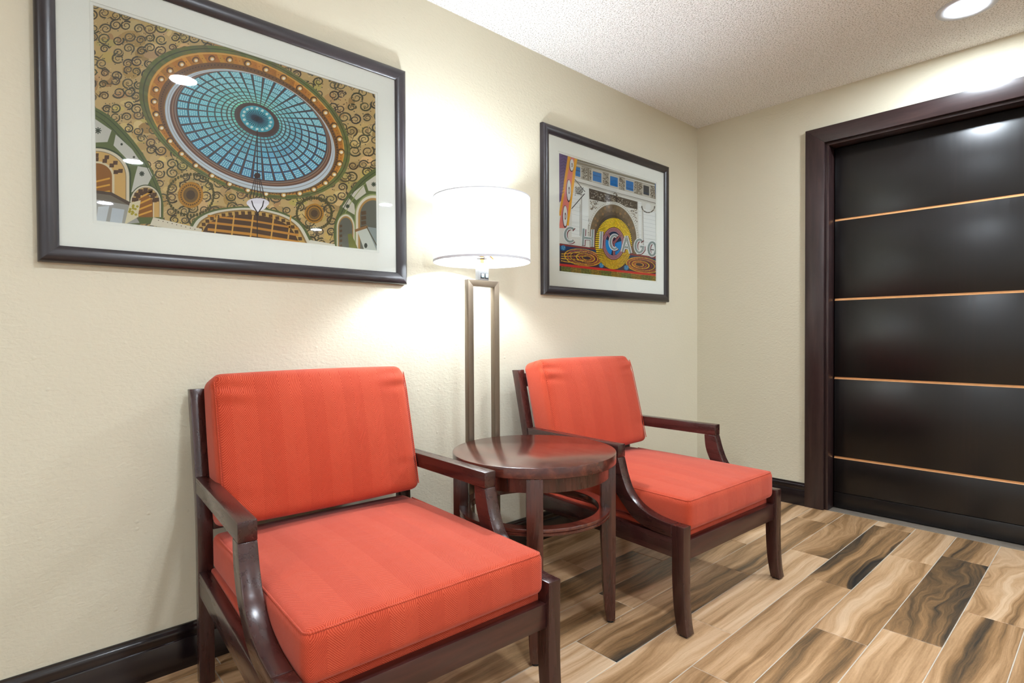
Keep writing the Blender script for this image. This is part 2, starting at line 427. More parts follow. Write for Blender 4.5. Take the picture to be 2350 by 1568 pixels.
# ------------------------------------------------------------------ recessed downlights
def downlight(x, y, label):
    e = empty('recessed_downlight', (x, y, H)); tag(e, label, 'ceiling light', 'recessed downlights in the ceiling')
    bm = bmesh.new()
    lathe(bm, [(.108, .0), (.108, -.0022), (.105, -.0036), (.098, -.0040), (.0665, -.0038), (.066, -.0034), (.066, .004), (.090, .006)], 64)
    bm_obj('trim_ring', bm, TRIM, e, smooth=40)
    bm = bmesh.new(); lathe(bm, [(0, -.0034), (.0655, -.0032), (.0655, .003), (0, .003)], 48)
    bm_obj('lens', bm, LENSM, e, smooth=50)
    return e
downlight(-.456, -1.52, 'round white recessed downlight in the ceiling close to the dark door')
downlight(-2.78, -1.54, 'round white recessed downlight in the ceiling in front of the dome picture')
for (x, y) in [(-5.05, -1.54), (-.44, -3.43), (-2.72, -3.43), (-5.05, -3.43), (-.40, -5.3), (-2.68, -5.3), (-5.05, -5.3)]:
    downlight(x, y, 'round white recessed downlight in the ceiling away from the door')

# ------------------------------------------------------------------ armchairs
CW, TW = .3683, .0430                       # half width over the arms, thickness of the arm timbers
def taper(o):
    for v in o.data.vertices:
        s = 1 - .040*min(1, max(0, (v.co.y+.12)/.54)); v.co.x *= s
    return o
def catmull(pts, n=5):
    out = []
    for i in range(len(pts)-1):
        p0, p1, p2, p3 = pts[max(i-1, 0)], pts[i], pts[i+1], pts[min(i+2, len(pts)-1)]
        for k in range(n):
            t = k/n
            out.append(tuple(.5*(2*p1[c] + (p2[c]-p0[c])*t + (2*p0[c]-5*p1[c]+4*p2[c]-p3[c])*t*t + (3*p1[c]-p0[c]-3*p2[c]+p3[c])*t**3) for c in (0, 1)))
    return out + [pts[-1]]

def rounded_box(bm, hx, hy, hz, r, n=14, crown=(0, 0, 0)):
    """box cushion: rounded edges and bulging faces, half sizes hx hy hz"""
    def coords(h):
        a = [-h + r*(1-math.cos(PI/2*i/4)) for i in range(4)]
        b = [-h+r + (2*h-2*r)*i/n for i in range(n+1)]
        return a + b + [-v for v in a[::-1]]
    H3 = (hx, hy, hz); C = [coords(h) for h in H3]; vm = {}
    def vert(i, j, k):
        key = (i, j, k)
        if key not in vm:
            p = [C[0][i], C[1][j], C[2][k]]
            c = [max(-H3[a]+r, min(H3[a]-r, p[a])) for a in range(3)]
            d = Vector([p[a]-c[a] for a in range(3)])
            # push face points out to full half size before rounding
            if d.length > 1e-9: q = Vector(c) + d.normalized()*r
            else: q = Vector(p)
            u = [min(1, abs(q[a])/H3[a]) for a in range(3)]
            w = [1-u[a]**2 for a in range(3)]
            q.z += (1 if q.z > 0 else -1)*crown[2]*w[0]*w[1]*(u[2]**2)
            q.y += (1 if q.y > 0 else -1)*crown[1]*w[0]*w[2]*(u[1]**2)
            q.x += (1 if q.x > 0 else -1)*crown[0]*w[1]*w[2]*(u[0]**2)
            vm[key] = bm.verts.new(q)
        return vm[key]
    L = [len(c)-1 for c in C]
    for a, b, c in ((0, 1, 2), (1, 2, 0), (0, 2, 1)):
        for e in (0, L[c]):
            for i in range(L[a]):
                for j in range(L[b]):
                    def idx(p, q):
                        t = [0, 0, 0]; t[a] = p; t[b] = q; t[c] = e; return vert(*t)
                    bm.faces.new((idx(i, j), idx(i+1, j), idx(i+1, j+1), idx(i, j+1)))

def xbox(name, x0, x1, y0, y1, z0, z1, mat, parent, bev=.002, M=None):
    bm = bmesh.new(); box(bm, x0, x1, y0, y1, z0, z1, M); return bm_obj(name, bm, mat, parent, bevel=bev)

def make_armchair():
    t = empty('armchair')
    for s in (-1, 1):
        xa, xb = (-CW, -CW+TW) if s < 0 else (CW-TW, CW)
        def part(name, pts, mat, x0=xa, x1=xb):
            bm = bmesh.new(); prism_x(bm, pts, x0, x1)
            return taper(bm_obj(name, bm, mat, t, bevel=.0022, seg=2, ang=30))
        # front leg with a slight sabre curve
        fr = catmull([(-.400, .3762), (-.3985, .26), (-.3985, .16), (-.402, .085), (-.407, .035), (-.413, .006)], 3)
        bk = catmull([(-.374, .006), (-.366, .045), (-.358, .10), (-.353, .18), (-.352, .26), (-.352, .376)], 3)
        leg = part('front_leg', fr + bk, CHAIRWOOD_Z)
        gx = (xa+xb)/2
        bm = bmesh.new(); box(bm, gx-.016, gx+.016, -.407, -.378, 0, .0065); g = bm_obj('glide', bm, FELT, leg, bevel=.001)
        # swept arm support
        f = catmull([(-.118, .5695), (-.124, .549), (-.137, .506), (-.162, .452), (-.205, .412), (-.266, .3875), (-.325, .3785), (-.3519, .3768)], 4)
        b = catmull([(-.3519, .3325), (-.312, .3335), (-.262, .337), (-.198, .355), (-.150, .392), (-.100, .446), (-.073, .508), (-.066, .5695)], 4)
        part('arm_support', f + b, CHAIRWOOD)
        part('armrest', [(-.119, .5698), (-.119, .618), (.404, .618), (.396, .5698)], CHAIRWOOD)
        # rear leg running up into the raked back post
        ff = catmull([(.380, .0), (.380, .25), (.381, .44), (.390, .53), (.409, .613), (.439, .74), (.471, .874)], 4)
        bb = catmull([(.509, .872), (.477, .74), (.447, .613), (.428, .53), (.419, .44), (.418, .25), (.418, .0)], 4)
        part('back_post', ff + bb, CHAIRWOOD_Z)
        part('side_rail', [(-.352, .263), (-.352, .331), (.381, .341), (.381, .272)], CHAIRWOOD,
             *((-CW+.002, -CW+.031) if s < 0 else (CW-.031, CW-.002)))
    taper(xbox('front_rail', -CW+TW, CW-TW, -.388, -.358, .252, .318, CHAIRWOOD_X, t))
    xbox('back_rail', -.312, .312, .384, .412, .270, .338, CHAIRWOOD_X, t)
    def tilt(y, z, a): return Matrix.Translation((0, y, z)) @ Matrix.Rotation(-a, 4, 'X')
    xbox('back_rail', -.312, .312, -.012, .012, -.03, .03, CHAIRWOOD_X, t, M=tilt(.477, .825, math.radians(13)))
    xbox('back_rail', -.312, .312, -.011, .011, -.05, .05, CHAIRWOOD_X, t, M=tilt(.404, .505, math.radians(6)))
    for x in (-.2, -.07, .07, .2):
        xbox('back_slat', x-.022, x+.022, -.006, .006, -.150, .10, CHAIRWOOD_Z, t, M=tilt(.450, .697, math.radians(13)))
    # upholstered platform under the loose seat cushion
    bm = bmesh.new(); box(bm, -.334, .334, -.356, .382, .290, .3445); dk = bm_obj('seat_deck', bm, FABRIC, t, bevel=.008, seg=3)
    dk['label'] = 'red-orange upholstered seat platform'
    taper(dk)
    # seat cushion
    bm = bmesh.new(); rounded_box(bm, .320, .380, .0565, .022, 16, (.005, .007, .020))
    for v in bm.verts:
        v.co += Vector((0, -.010, .4025))
        k = max(0, (v.co.y-.15)/.22)
        if v.co.z > .42: v.co.z -= .006*min(1, k)
    c = bm_obj('seat_cushion', bm, FABRIC, t, smooth=60); c['label'] = 'red-orange herringbone seat cushion'
    sm = bmesh.new(); hx, hy, rc, ins = .320, .380, .022, .0060
    pts = [(-hx+ins, .31-.65*i/20, 0) for i in range(21)]
    for (cx, cy, a0) in ((-hx+rc, -hy+rc, PI), (hx-rc, -hy+rc, 1.5*PI)):
        pts += [(cx+(rc-ins)*math.cos(a0+PI/2*k/6), cy+(rc-ins)*math.sin(a0+PI/2*k/6), 0) for k in range(7)]
        if a0 == PI: pts += [(-hx+rc+(2*hx-2*rc)*k/24, -hy+ins, 0) for k in range(1, 24)]
    pts += [(hx-ins, -.34+.65*i/20, 0) for i in range(21)]
    def onto(x, y):
        u, v = min(1, abs(x)/hx), min(1, abs(y)/hy); w = 1-.0
        return Vector((x*(1+.0), y - (.007*(1-u*u)*.1 if y < -.3 else 0) - .010, .4025+.0565-.0062+.020*(1-u*u)*(1-v*v)*.9))
    pts = [onto(x, y) for x, y, _ in pts]
    tube(sm, pts, .0024, 6); s_ = bm_obj('seam', sm, FABRIC, c, smooth=60)
    # back cushion, raked
    bm = bmesh.new(); rounded_box(bm, .319, .056, .222, .026, 44, (.004, .020, .006))
    M = Matrix.Translation((0, .350, .702)) @ Matrix.Rotation(math.radians(-14.2), 4, 'X')
    for v in bm.verts:
        # softer, fuller top edge that rolls back a little
        if v.co.y > 0: v.co.y += .020
        else:                                # soft creases running in from the upper corners
            ax = abs(v.co.x)
            for z0, sz, sx, d in ((.176, .010, .060, .006), (.150, .012, .075, -.004), (.122, .011, .055, .004), (-.15, .014, .05, .003)):
                zz = z0 + (.02 if v.co.x > 0 else 0) + .10*(ax-.27)
                v.co.y += d*math.exp(-((v.co.z-zz)/sz)**2)*math.exp(-((ax-.285)/sx)**2)
        if v.co.z > .12: v.co.y += .012*((v.co.z-.12)/.10)**2*(1 if v.co.y < 0 else .2)
        if v.co.z > .19: v.co.x *= 1-.022*((v.co.z-.19)/.032)
        v.co = M @ v.co
    c = bm_obj('back_cushion', bm, FABRIC, t, smooth=60); c['label'] = 'red-orange herringbone back cushion'
    for s in (-1, 1):
        sm = bmesh.new(); pts = []
        for i in range(25):
            z = -.205+.40*i/24; u = 1-(z/.222)**2
            y = -.0528 - .001*u + (.012*((z-.12)/.10)**2 if z > .12 else 0)
            pts.append(M @ Vector((s*.312, y, z)))
        tube(sm, pts, .0018, 6); bm_obj('seam', sm, FABRIC, c, smooth=60)
    return t

chair = make_armchair()
chair.location = (-2.7965, -.5484, 0); chair.rotation_euler.z = math.radians(-2.78)
tag(chair, 'dark wood armchair with red-orange cushions below the dome picture', 'armchair', 'armchairs along the cream wall')
chair2 = copy_tree(chair)
chair2.location = (-1.4712, -.5997, 0); chair2.rotation_euler.z = math.radians(-2.05)
tag(chair2, 'dark wood armchair with red-orange cushions nearest the dark door', 'armchair', 'armchairs along the cream wall')

# ------------------------------------------------------------------ round side table
TX, TY, TR, TZ = -2.1365, -.5525, .2922, .6225
tb = tag(empty('side_table', (TX, TY, 0)), 'round dark wood side table with ring stretcher between the two armchairs', 'table')
bm = bmesh.new(); e = .0025
lathe(bm, [(0, TZ), (TR-e, TZ), (TR-e*.3, TZ-e*.3), (TR, TZ-e), (TR, TZ-.034), (TR-.002, TZ-.036), (0, TZ-.036)], 128)
bm_obj('table_top', bm, TABLEWOOD, tb, smooth=40)
bm = bmesh.new(); lathe(bm, [(.268, TZ-.036), (.268, TZ-.084), (.246, TZ-.084), (.246, TZ-.036)], 96)
bm_obj('apron', bm, TABLEWOOD_Z, tb, smooth=40)
bm = bmesh.new(); lathe(bm, [(.270, .424), (.271, .422), (.271, .414), (.268, .412), (.271, .410), (.271, .403), (.269, .401), (.231, .401), (.230, .403), (.230, .422), (.232, .424)], 96)
bm_obj('ring_stretcher', bm, TABLEWOOD, tb, smooth=30)
for k in range(4):
    a = math.radians(45.5+90*k); bm = bmesh.new()
    prof = [(TZ-.0362, .238, .0265), (.30, .239, .0255), (.12, .246, .0225), (.055, .251, .0195), (.008, .2585, .0165)]
    rings = []
    for z, rin, hw in prof:
        ro = .2895 - (0 if z > .3 else .002*(.3-z)/.3)
        rings.append([bm.verts.new((r*math.cos(a)-w*math.sin(a), r*math.sin(a)+w*math.cos(a), z)) for r, w in ((rin, -hw), (ro, -hw), (ro, hw), (rin, hw))])
    bm.faces.new(rings[0]); bm.faces.new(rings[-1][::-1])
    for i in range(len(rings)-1):
        for j in range(4): bm.faces.new((rings[i][j], rings[i][(j+1) % 4], rings[i+1][(j+1) % 4], rings[i+1][j]))
    lg = bm_obj('leg', bm, TABLEWOOD_Z, tb, bevel=.0018, ang=50)
    bm = bmesh.new(); rc = .272
    lathe(bm, [(0, 0), (.012, 0), (.0125, .004), (.0125, .0085), (0, .0085)], 16, rc*math.cos(a), rc*math.sin(a))
    bm_obj('glide', bm, FELT, lg)

# ------------------------------------------------------------------ floor lamp
LX, LY = -2.1125, -.236
lamp = tag(empty('floor_lamp', (LX, LY, 0)), 'bronze floor lamp with white drum shade standing behind the side table', 'lamp')
hw, tk = .0805, .0128
xbox('base', -.14, .14, -.095, .085, 0, .014, LAMPMETAL, lamp, .002)
for s in (-1, 1):
    x0, x1 = sorted((s*hw, s*(hw-.0256)))
    bm = bmesh.new()
    zo, zi = 1.2545, 1.2289
    q = [(s*hw, .014), (s*hw, zo), (s*(hw-.0256), zi), (s*(hw-.0256), .014)]
    a = [bm.verts.new((x, -tk, z)) for x, z in q]; b = [bm.verts.new((x, tk, z)) for x, z in q]
    bm.faces.new(a); bm.faces.new(b[::-1])
    for i in range(4): bm.faces.new((a[i], b[i], b[(i+1) % 4], a[(i+1) % 4]))
    bm_obj('post', bm, LAMPMETAL, lamp, bevel=.0008)
bm = bmesh.new(); q = [(-hw, 1.2545), (hw, 1.2545), (hw-.0256, 1.2289), (-hw+.0256, 1.2289)]
a = [bm.verts.new((x, -tk, z)) for x, z in q]; b = [bm.verts.new((x, tk, z)) for x, z in q]
bm.faces.new(a); bm.faces.new(b[::-1])
for i in range(4): bm.faces.new((a[i], b[i], b[(i+1) % 4], a[(i+1) % 4]))
bm_obj('top_bar', bm, LAMPMETAL, lamp, bevel=.0008)
sb = xbox('switch_box', -.0245, .0245, -.0127, .0127, 1.2547, 1.323, BOXMETAL, lamp, .0012)
for x in (-.009, .0125):
    rk = xbox('rocker_switch', x-.0085, x+.0085, -.0142, -.0120, 1.262, 1.283, BLACK, sb, .0006)
    xbox('rocker', x-.0055, x+.0065, -.0165, -.0138, 1.2655, 1.281, SWITCH, rk, .001)
bm = bmesh.new(); lathe(bm, [(0, 1.323), (.008, 1.323), (.008, 1.350), (.017, 1.352), (.019, 1.400), (0, 1.400)], 32)
bm_obj('socket', bm, BRASS, lamp, smooth=40)
bm = bmesh.new(); tube(bm, [(.019, -.012, 1.360), (.034, -.022, 1.348), (.040, -.026, 1.340)], .004, 8)
bm_obj('turn_knob', bm, BRASS, lamp, smooth=50)
bm = bmesh.new(); prof = [(0, 1.400)] + [(.014, 1.402), (.015, 1.414)] + [(.030*math.sin(t), 1.452-.030*math.cos(t)) for t in [PI*(.22+.78*i/12) for i in range(13)]]
lathe(bm, [(max(r, 0), z) for r, z in prof], 24)
bm_obj('bulb', bm, BULBM, lamp, smooth=60)
SR, SZ0, SZ1 = .1945, 1.327, 1.583
bm = bmesh.new(); n = 128
rings = [[bm.verts.new((SR*math.cos(2*PI*k/n), SR*math.sin(2*PI*k/n), z)) for k in range(n)] for z in (SZ0, SZ1)]
for k in range(n): bm.faces.new((rings[0][k], rings[0][(k+1) % n], rings[1][(k+1) % n], rings[1][k]))
sh = bm_obj('lamp_shade', bm, SHADE, lamp, smooth=60)
for z0, z1 in ((SZ0-.0012, SZ0+.0085), (SZ1-.003, SZ1+.0012)):
    bm = bmesh.new(); lathe(bm, [(SR+.0012, z0), (SR+.0012, z1), (SR-.0012, z1), (SR-.0012, z0)], 128)
    bm_obj('hem', bm, HEM, sh, smooth=40)
bm = bmesh.new()
for k in range(3):
    a = math.radians(20+120*k); tube(bm, [(.012*math.cos(a), .012*math.sin(a), 1.345), (.10*math.cos(a), .10*math.sin(a), 1.343), ((SR-.001)*math.cos(a), (SR-.001)*math.sin(a), 1.350)], .0016, 6)
bm_obj('shade_spider', bm, DARKMETAL, lamp, smooth=50)
bm = bmesh.new(); lathe(bm, [(.0085, 1.3405), (.022, 1.3405), (.022, 1.3435), (.0085, 1.3435)], 32)
bm_obj('spider_washer', bm, DARKMETAL, lamp, smooth=40)

# ------------------------------------------------------------------ wall outlet behind the table
wo = tag(empty('wall_outlet', (-1.962, 0, .365)), 'white wall outlet plate low on the wall behind the side table', 'outlet')
xbox('cover_plate', -.035, .035, -.006, 0, -.057, .057, WHITEP, wo, .002)
for z in (-.02, .02):
    r = xbox('receptacle', -.0165, .0165, -.0075, -.0058, z-.014, z+.014, WHITEP, wo, .0015)
    for x in (-.006, .006): xbox('slot', x-.001, x+.001, -.0078, -.0073, z-.004, z+.005, BLACK, r, 0)

# ------------------------------------------------------------------ framed pictures
from mathutils.geometry import tessellate_polygon
def px_plane(u, v, y):
    d = fw + rt*((u-IMG_W/2)/FPX) - up*((v-IMG_H/2-SHIFT_PX)/FPX)
    p = CAM + d*((y-CAM.y)/d.y); return (p.x, p.z)

class Art:
    """flat print drawn as coloured polygons, clipped to the sheet; drawing coordinates are set by tr()"""
    def __init__(self, rect, y, tr):
        self.x0, self.x1, self.z0, self.z1 = rect; self.y = y; self.tr = tr; self.V = []; self.F = []; self.C = []; self.layer = 0; self.sub = 0
    def clip(self, P):
        for ax, val, sg in ((0, self.x0, 1), (0, self.x1, -1), (1, self.z0, 1), (1, self.z1, -1)):
            out = []
            for i in range(len(P)):
                a, b = P[i], P[(i+1) % len(P)]; da, db = sg*(a[ax]-val), sg*(b[ax]-val)
                if da >= 0: out.append(a)
                if (da >= 0) != (db >= 0):
                    t = da/(da-db); out.append((a[0]+(b[0]-a[0])*t, a[1]+(b[1]-a[1])*t))
            P = out
            if len(P) < 3: return []
        return P
    def raw(self, P, col):
        P = self.clip(P)
        if len(P) < 3: return
        n = len(self.V); y = self.y - self.layer*1.2e-5 - (self.sub % 8)*1.45e-6
        ar = sum(P[i][0]*P[(i+1) % len(P)][1]-P[(i+1) % len(P)][0]*P[i][1] for i in range(len(P)))
        if ar < 0: P = P[::-1]
        self.V += [(p[0], y, p[1]) for p in P]; self.F.append(tuple(range(n, n+len(P)))); self.C.append(lin(col))
    def up(self): self.layer += 1
    def convex(self, pts, col):
        self.sub += 1; self.raw([self.tr(*p) for p in pts], col)
    def poly(self, pts, col):
        self.sub += 1; P = [self.tr(*p) for p in pts]
        for t in tessellate_polygon([[Vector((p[0], p[1], 0)) for p in P]]): self.raw([P[i] for i in t], col)
    def line(self, pts, w, col):
        n = len(pts); L, R = [], []
        for i in range(n):
            a, b = pts[max(i-1, 0)], pts[min(i+1, n-1)]; dx, dy = b[0]-a[0], b[1]-a[1]; d = math.hypot(dx, dy) or 1
            ww = w[i] if isinstance(w, list) else w
            L.append((pts[i][0]-dy/d*ww/2, pts[i][1]+dx/d*ww/2)); R.append((pts[i][0]+dy/d*ww/2, pts[i][1]-dx/d*ww/2))
        self.sub += 1
        for i in range(n-1): self.raw([self.tr(*p) for p in (L[i], L[i+1], R[i+1], R[i])], col)
    def disc(self, x, y, rx, ry, col, n=10, rot=0):
        self.convex([(x+rx*math.cos(2*PI*k/n+rot), y+ry*math.sin(2*PI*k/n+rot)) for k in range(n)], col)
    def band(self, E0, E1, col, n=120, a0=0, a1=2*PI):
        for k in range(n):
            t0, t1 = a0+(a1-a0)*k/n, a0+(a1-a0)*(k+1)/n
            self.raw([self.tr(*p) for p in (ell(E0, t0), ell(E0, t1), ell(E1, t1), ell(E1, t0))], col(k) if callable(col) else col)
    def dotrow(self, pts, r, col):
        for p in pts: self.disc(p[0], p[1], r, r, col(p) if callable(col) else col, 5)
    def build(self, parent):
        me = bpy.data.meshes.new('print'); ox, oy, oz = parent.location
        me.from_pydata([(x-ox, y-oy, z-oz) for x, y, z in self.V], [], self.F); me.materials.append(PRINT)
        at = me.color_attributes.new('ink', 'FLOAT_COLOR', 'CORNER')
        flat = []
        for f, c in zip(self.F, self.C): flat += list(c)*len(f)
        at.data.foreach_set('color', flat)
        o = bpy.data.objects.new('print', me); COL.objects.link(o); o.parent = parent; return o

def ell(E, t):                                   # (cx, cy, half width, half height, lean)
    return (E[0]+E[2]*math.cos(t), E[1]+E[3]*math.sin(t+E[4]))
def lerpE(A, B, s): return tuple(a+(b-a)*s for a, b in zip(A, B))
def vary(rng, c, a): 
    k = 1+rng.uniform(-a, a); return tuple(max(0, min(255, v*k+rng.uniform(-6, 6))) for v in c)

PRINT_Y = -.0088
def framed_picture(name, cx, cz, label):
    pic = empty(name, (cx, 0, cz)); tag(pic, label, 'picture', 'framed prints on the cream wall')
    W2, H2, FW = .5736, .4300, .0462
    prof = [(0, 0), (0, .019), (.003, .0245), (.010, .0285), (.020, .0298), (.032, .0280), (.042, .0225), (.0462, .0185), (.0462, .0)]
    for side in range(4):
        bm = bmesh.new(); A, B = [], []
        for d, h in prof:
            if side == 0: p, q = (-W2+d, -h, -H2+d), (W2-d, -h, -H2+d)
            elif side == 1: p, q = (W2-d, -h, -H2+d), (W2-d, -h, H2-d)
            elif side == 2: p, q = (W2-d, -h, H2-d), (-W2+d, -h, H2-d)
            else: p, q = (-W2+d, -h, H2-d), (-W2+d, -h, -H2+d)
            A.append(bm.verts.new(p)); B.append(bm.verts.new(q))
        n = len(prof); bm.faces.new(A); bm.faces.new(B[::-1])
        for i in range(n): bm.faces.new((A[i], B[i], B[(i+1) % n], A[(i+1) % n]))
        bm_obj('frame_rail', bm, FRAME if side % 2 == 0 else FRAME_Z, pic, smooth=38)
    bw, bh = W2-FW+.004, H2-FW+.004
    bm = bmesh.new(); box(bm, -bw, bw, -.0085, -.001, -bh, bh); bm_obj('backing', bm, MAT2, pic)
    pw, ph = .4437, .3040                        # printed sheet half sizes
    def mat_ring(nm, ow, oh, iw, ih, y, th, m):
        bm = bmesh.new()
        def rect(w, h, yy): return [bm.verts.new((sx*w, yy, sz*h)) for sx, sz in ((-1, -1), (1, -1), (1, 1), (-1, 1))]
        o1, i1, i2 = rect(ow, oh, y), rect(iw, ih, y), rect(iw-.0012, ih-.0012, y+th)
        for i in range(4):
            j = (i+1) % 4
            bm.faces.new((o1[i], o1[j], i1[j], i1[i])); bm.faces.new((i1[i], i1[j], i2[j], i2[i]))
        return bm_obj(nm, bm, m, pic)
    mat_ring('inner_mat', pw+.012, ph+.012, pw, ph, -.0112, .0014, MAT)
    mat_ring('mat', bw, bh, pw+.0085, ph+.0085, -.0128, .0014, MAT)
    bm = bmesh.new(); q = [bm.verts.new((sx*bw, -.0152, sz*bh)) for sx, sz in ((-1, -1), (1, -1), (1, 1), (-1, 1))]; bm.faces.new(q)
    bm_obj('glass', bm, GLASS, pic)
    return pic, (cx-pw-.001, cx+pw+.001, cz-ph-.001, cz+ph+.001)

# ---- picture of a tiled glass dome in a gilded ceiling
pic, rect = framed_picture('framed_picture', -2.9020, 1.6704, 'large dark framed print of a blue glass dome in a gilded ceiling')
A = Art(rect, PRINT_Y, lambda x, y: px_plane(60+x/2.3056, y/2.3056, PRINT_Y))
rng = random.Random(11)
GREEN, GREEN2, IVORY, OCHRE, BROWN, DARK = (96, 108, 58), (58, 74, 40), (214, 208, 190), (202, 158, 82), (92, 62, 34), (48, 42, 30)
A.convex([(330, -40), (1900, 470), (1900, 1360), (330, 1190)], (206, 176, 118)); A.up()
for i in range(420):
    if i % 7 == 0: A.up()
    x, y = rng.uniform(350, 1880), rng.uniform(20, 1320)
    A.disc(x, y, rng.uniform(18, 60), rng.uniform(14, 44), vary(rng, rng.choice([(192, 156, 96), (222, 192, 130), (178, 144, 86), (208, 182, 108), (200, 164, 108)]), .06), 9, rng.uniform(0, 1))
A.up()
LB = A.layer
for gx in range(26):
    for gy in range(23):
        x, y = 355+gx*60+rng.uniform(-16, 16), 25+gy*60+rng.uniform(-16, 16)
        r0 = rng.uniform(20, 32); s = rng.choice((-1, 1)); a0 = rng.uniform(0, 2*PI); pts = []; ws = []
        for k in range(26):
            t = k/25; r = r0*(1-t)**.8+3; a = a0+s*t*4.0*PI*.85
            pts.append((x+r*math.cos(a), y+.85*r*math.sin(a))); ws.append(7.0*(1-t)+2.2)
        A.layer = LB+(gx % 3)*3+(gy % 3)
        A.line(pts, ws, vary(rng, (84, 76, 52), .2))
        A.line([(pts[0][0]+rng.uniform(-26, 26), pts[0][1]+rng.uniform(-26, 26)), pts[0], pts[2]], [2, 5, 5], (84, 78, 54)); A.layer = LB+9+(gx % 2)*2+(gy % 2)
        for k in range(5): A.disc(x+rng.uniform(-32, 32), y+rng.uniform(-32, 32), 3.6, 3.2, rng.choice([(58, 60, 44), (120, 88, 46), (70, 90, 74), (226, 198, 140)]), 5)
A.layer = LB+14
# wheel medallions
for (mx, my, mr) in ((870, 1032, 66), (1524, 1130, 50), (520, 330, 0), (1800, 690, 0)):
    if not mr: continue
    for k in range(44):
        a = 2*PI*k/44; A.disc(mx+mr*1.85*math.cos(a), my+mr*1.65*math.sin(a), 7, 10, (86, 80, 40), 6, a)
    A.up(); A.disc(mx, my, mr*1.02, mr*1.05, (186, 132, 40), 30); A.up()
    for k in range(28):
        a = 2*PI*k/28; A.disc(mx+mr*.78*math.cos(a), my+mr*.8*math.sin(a), 5, 5, (96, 70, 30), 5)
    A.disc(mx, my, mr*.60, mr*.62, (120, 92, 46), 24); A.up(); A.disc(mx, my, mr*.36, mr*.38, (82, 62, 38), 20); A.up()
# arcade at the lower left
arc = catmull([(340, 556), (430, 606), (500, 668), (570, 748), (630, 834), (680, 930), (712, 1010), (726, 1090), (722, 1180)], 5)
A.poly(arc + [(330, 1200)], GREEN); A.up()
A.line([(p[0]-14, p[1]+10) for p in arc], 4, GREEN2); A.line([(p[0]-34, p[1]+24) for p in arc], 4, GREEN2)
A.poly([(350, 620), (452, 690), (430, 752), (350, 756)], (206, 204, 192)); A.poly([(474, 712), (560, 790), (600, 850), (560, 870), (462, 770)], (206, 204, 192))
A.poly([(590, 880), (648, 890), (668, 930), (640, 985), (556, 1018), (576, 930)], (208, 206, 194)); A.up()
for (x, y, s) in ((380, 692, 18), (612, 920, 14)):
    for k in range(8): A.line([(x, y), (x+s*math.cos(k*PI/4), y+s*math.sin(k*PI/4))], 6, (46, 58, 40))
for (x, y) in ((505, 764), (570, 832)): A.disc(x, y, 7, 7, (58, 64, 44), 6)
def arch(cx, cy, rx, ry, base, tilt=0):
    for kx, col in ((1.16, GREEN2), (1.10, (226, 216, 190)), (1.0, (150, 132, 96)), (.97, (216, 176, 104)), (.60, (226, 214, 178)), (.52, (150, 96, 26))):
        pts = [(cx+rx*kx*math.cos(PI+PI*k/24)+tilt*math.sin(PI*k/24), cy+ry*kx*math.sin(PI+PI*k/24)) for k in range(25)]
        A.poly(pts + [(cx+rx*kx, base), (cx-rx*kx, base)], col); A.up()
    for k in range(7):
        for q in (.68, .84):
            a = PI*1.02+PI*.96*(k+.5)/7; x, y = cx+rx*q*math.cos(a), cy+ry*q*math.sin(a)
            A.convex([(x-12, y-9), (x+12, y-9), (x+10, y+12), (x-14, y+12)], (84, 56, 28))
    for k in range(4): A.line([(cx-rx*.5, base-10-k*30), (cx+rx*.45, base-34-k*34)], 9, (226, 168, 60))
    A.up()
arch(372, 935, 158, 136, 1080); arch(632, 1075, 74, 84, 1150)
A.poly([(340, 1005), (470, 1030), (560, 1075), (600, 1180), (340, 1200)], (118, 108, 92)); A.up()
A.poly([(340, 1052), (540, 1085), (600, 1180), (340, 1200)], (168, 166, 158)); A.line([(340, 1012), (450, 1026), (548, 1080)], 16, (84, 70, 56)); A.up()
A.poly([(380, 1095), (440, 1090), (420, 1180), (370, 1180)], (206, 212, 214)); A.poly([(455, 1100), (520, 1110), (505, 1190), (440, 1190)], (198, 206, 210))
A.poly([(548, 1075), (606, 1060), (590, 1150), (520, 1190)], (226, 216, 180)); A.up()
for k in range(12): A.disc(565+rng.uniform(-20, 25), 1110+rng.uniform(-25, 30), 8, 7, (176, 160, 40), 6)
# barrel vault at the bottom centre
va = catmull([(868, 1215), (905, 1158), (980, 1120), (1080, 1102), (1180, 1098), (1290, 1112), (1390, 1145), (1460, 1198), (1510, 1290)], 5)
def shrink(pts, k, cx=1190, base=1290): return [(cx+(p[0]-cx)*k, base+(p[1]-base)*k) for p in pts]
for k, col in ((1.03, GREEN), (.985, (224, 220, 200)), (.93, (150, 116, 60)), (.90, (208, 166, 88)), (.80, (84, 58, 34))):
    A.poly(shrink(va, k)+[(1190+320*k, 1330), (1190-330*k, 1260)], col); A.up()
s9 = shrink(va, .85)
for i in range(2, len(s9)-2, 2):
    x, y = s9[i]; A.convex([(x-11, y-8), (x+9, y-8), (x+11, y+10), (x-9, y+10)], (90, 62, 30))
for y0, w in ((1150, 10), (1185, 12), (1222, 14), (1256, 12)): A.line([(960, y0-8), (1190, y0+18), (1440, y0+60)], w, (206, 142, 50))
for x0 in (1010, 1100, 1200, 1310, 1400): A.line([(x0, 1140), (x0-18, 1290)], 8, (222, 170, 80))
A.up()
A.poly([(672, 1150), (930, 1212), (925, 1240), (655, 1192)], (226, 218, 196)); A.poly([(1500, 1270), (1668, 1300), (1700, 1340), (1480, 1310)], (228, 224, 208)); A.up()
for k in range(9): A.disc(700+k*24, 1166+k*6, 3, 3, (80, 62, 40), 5)
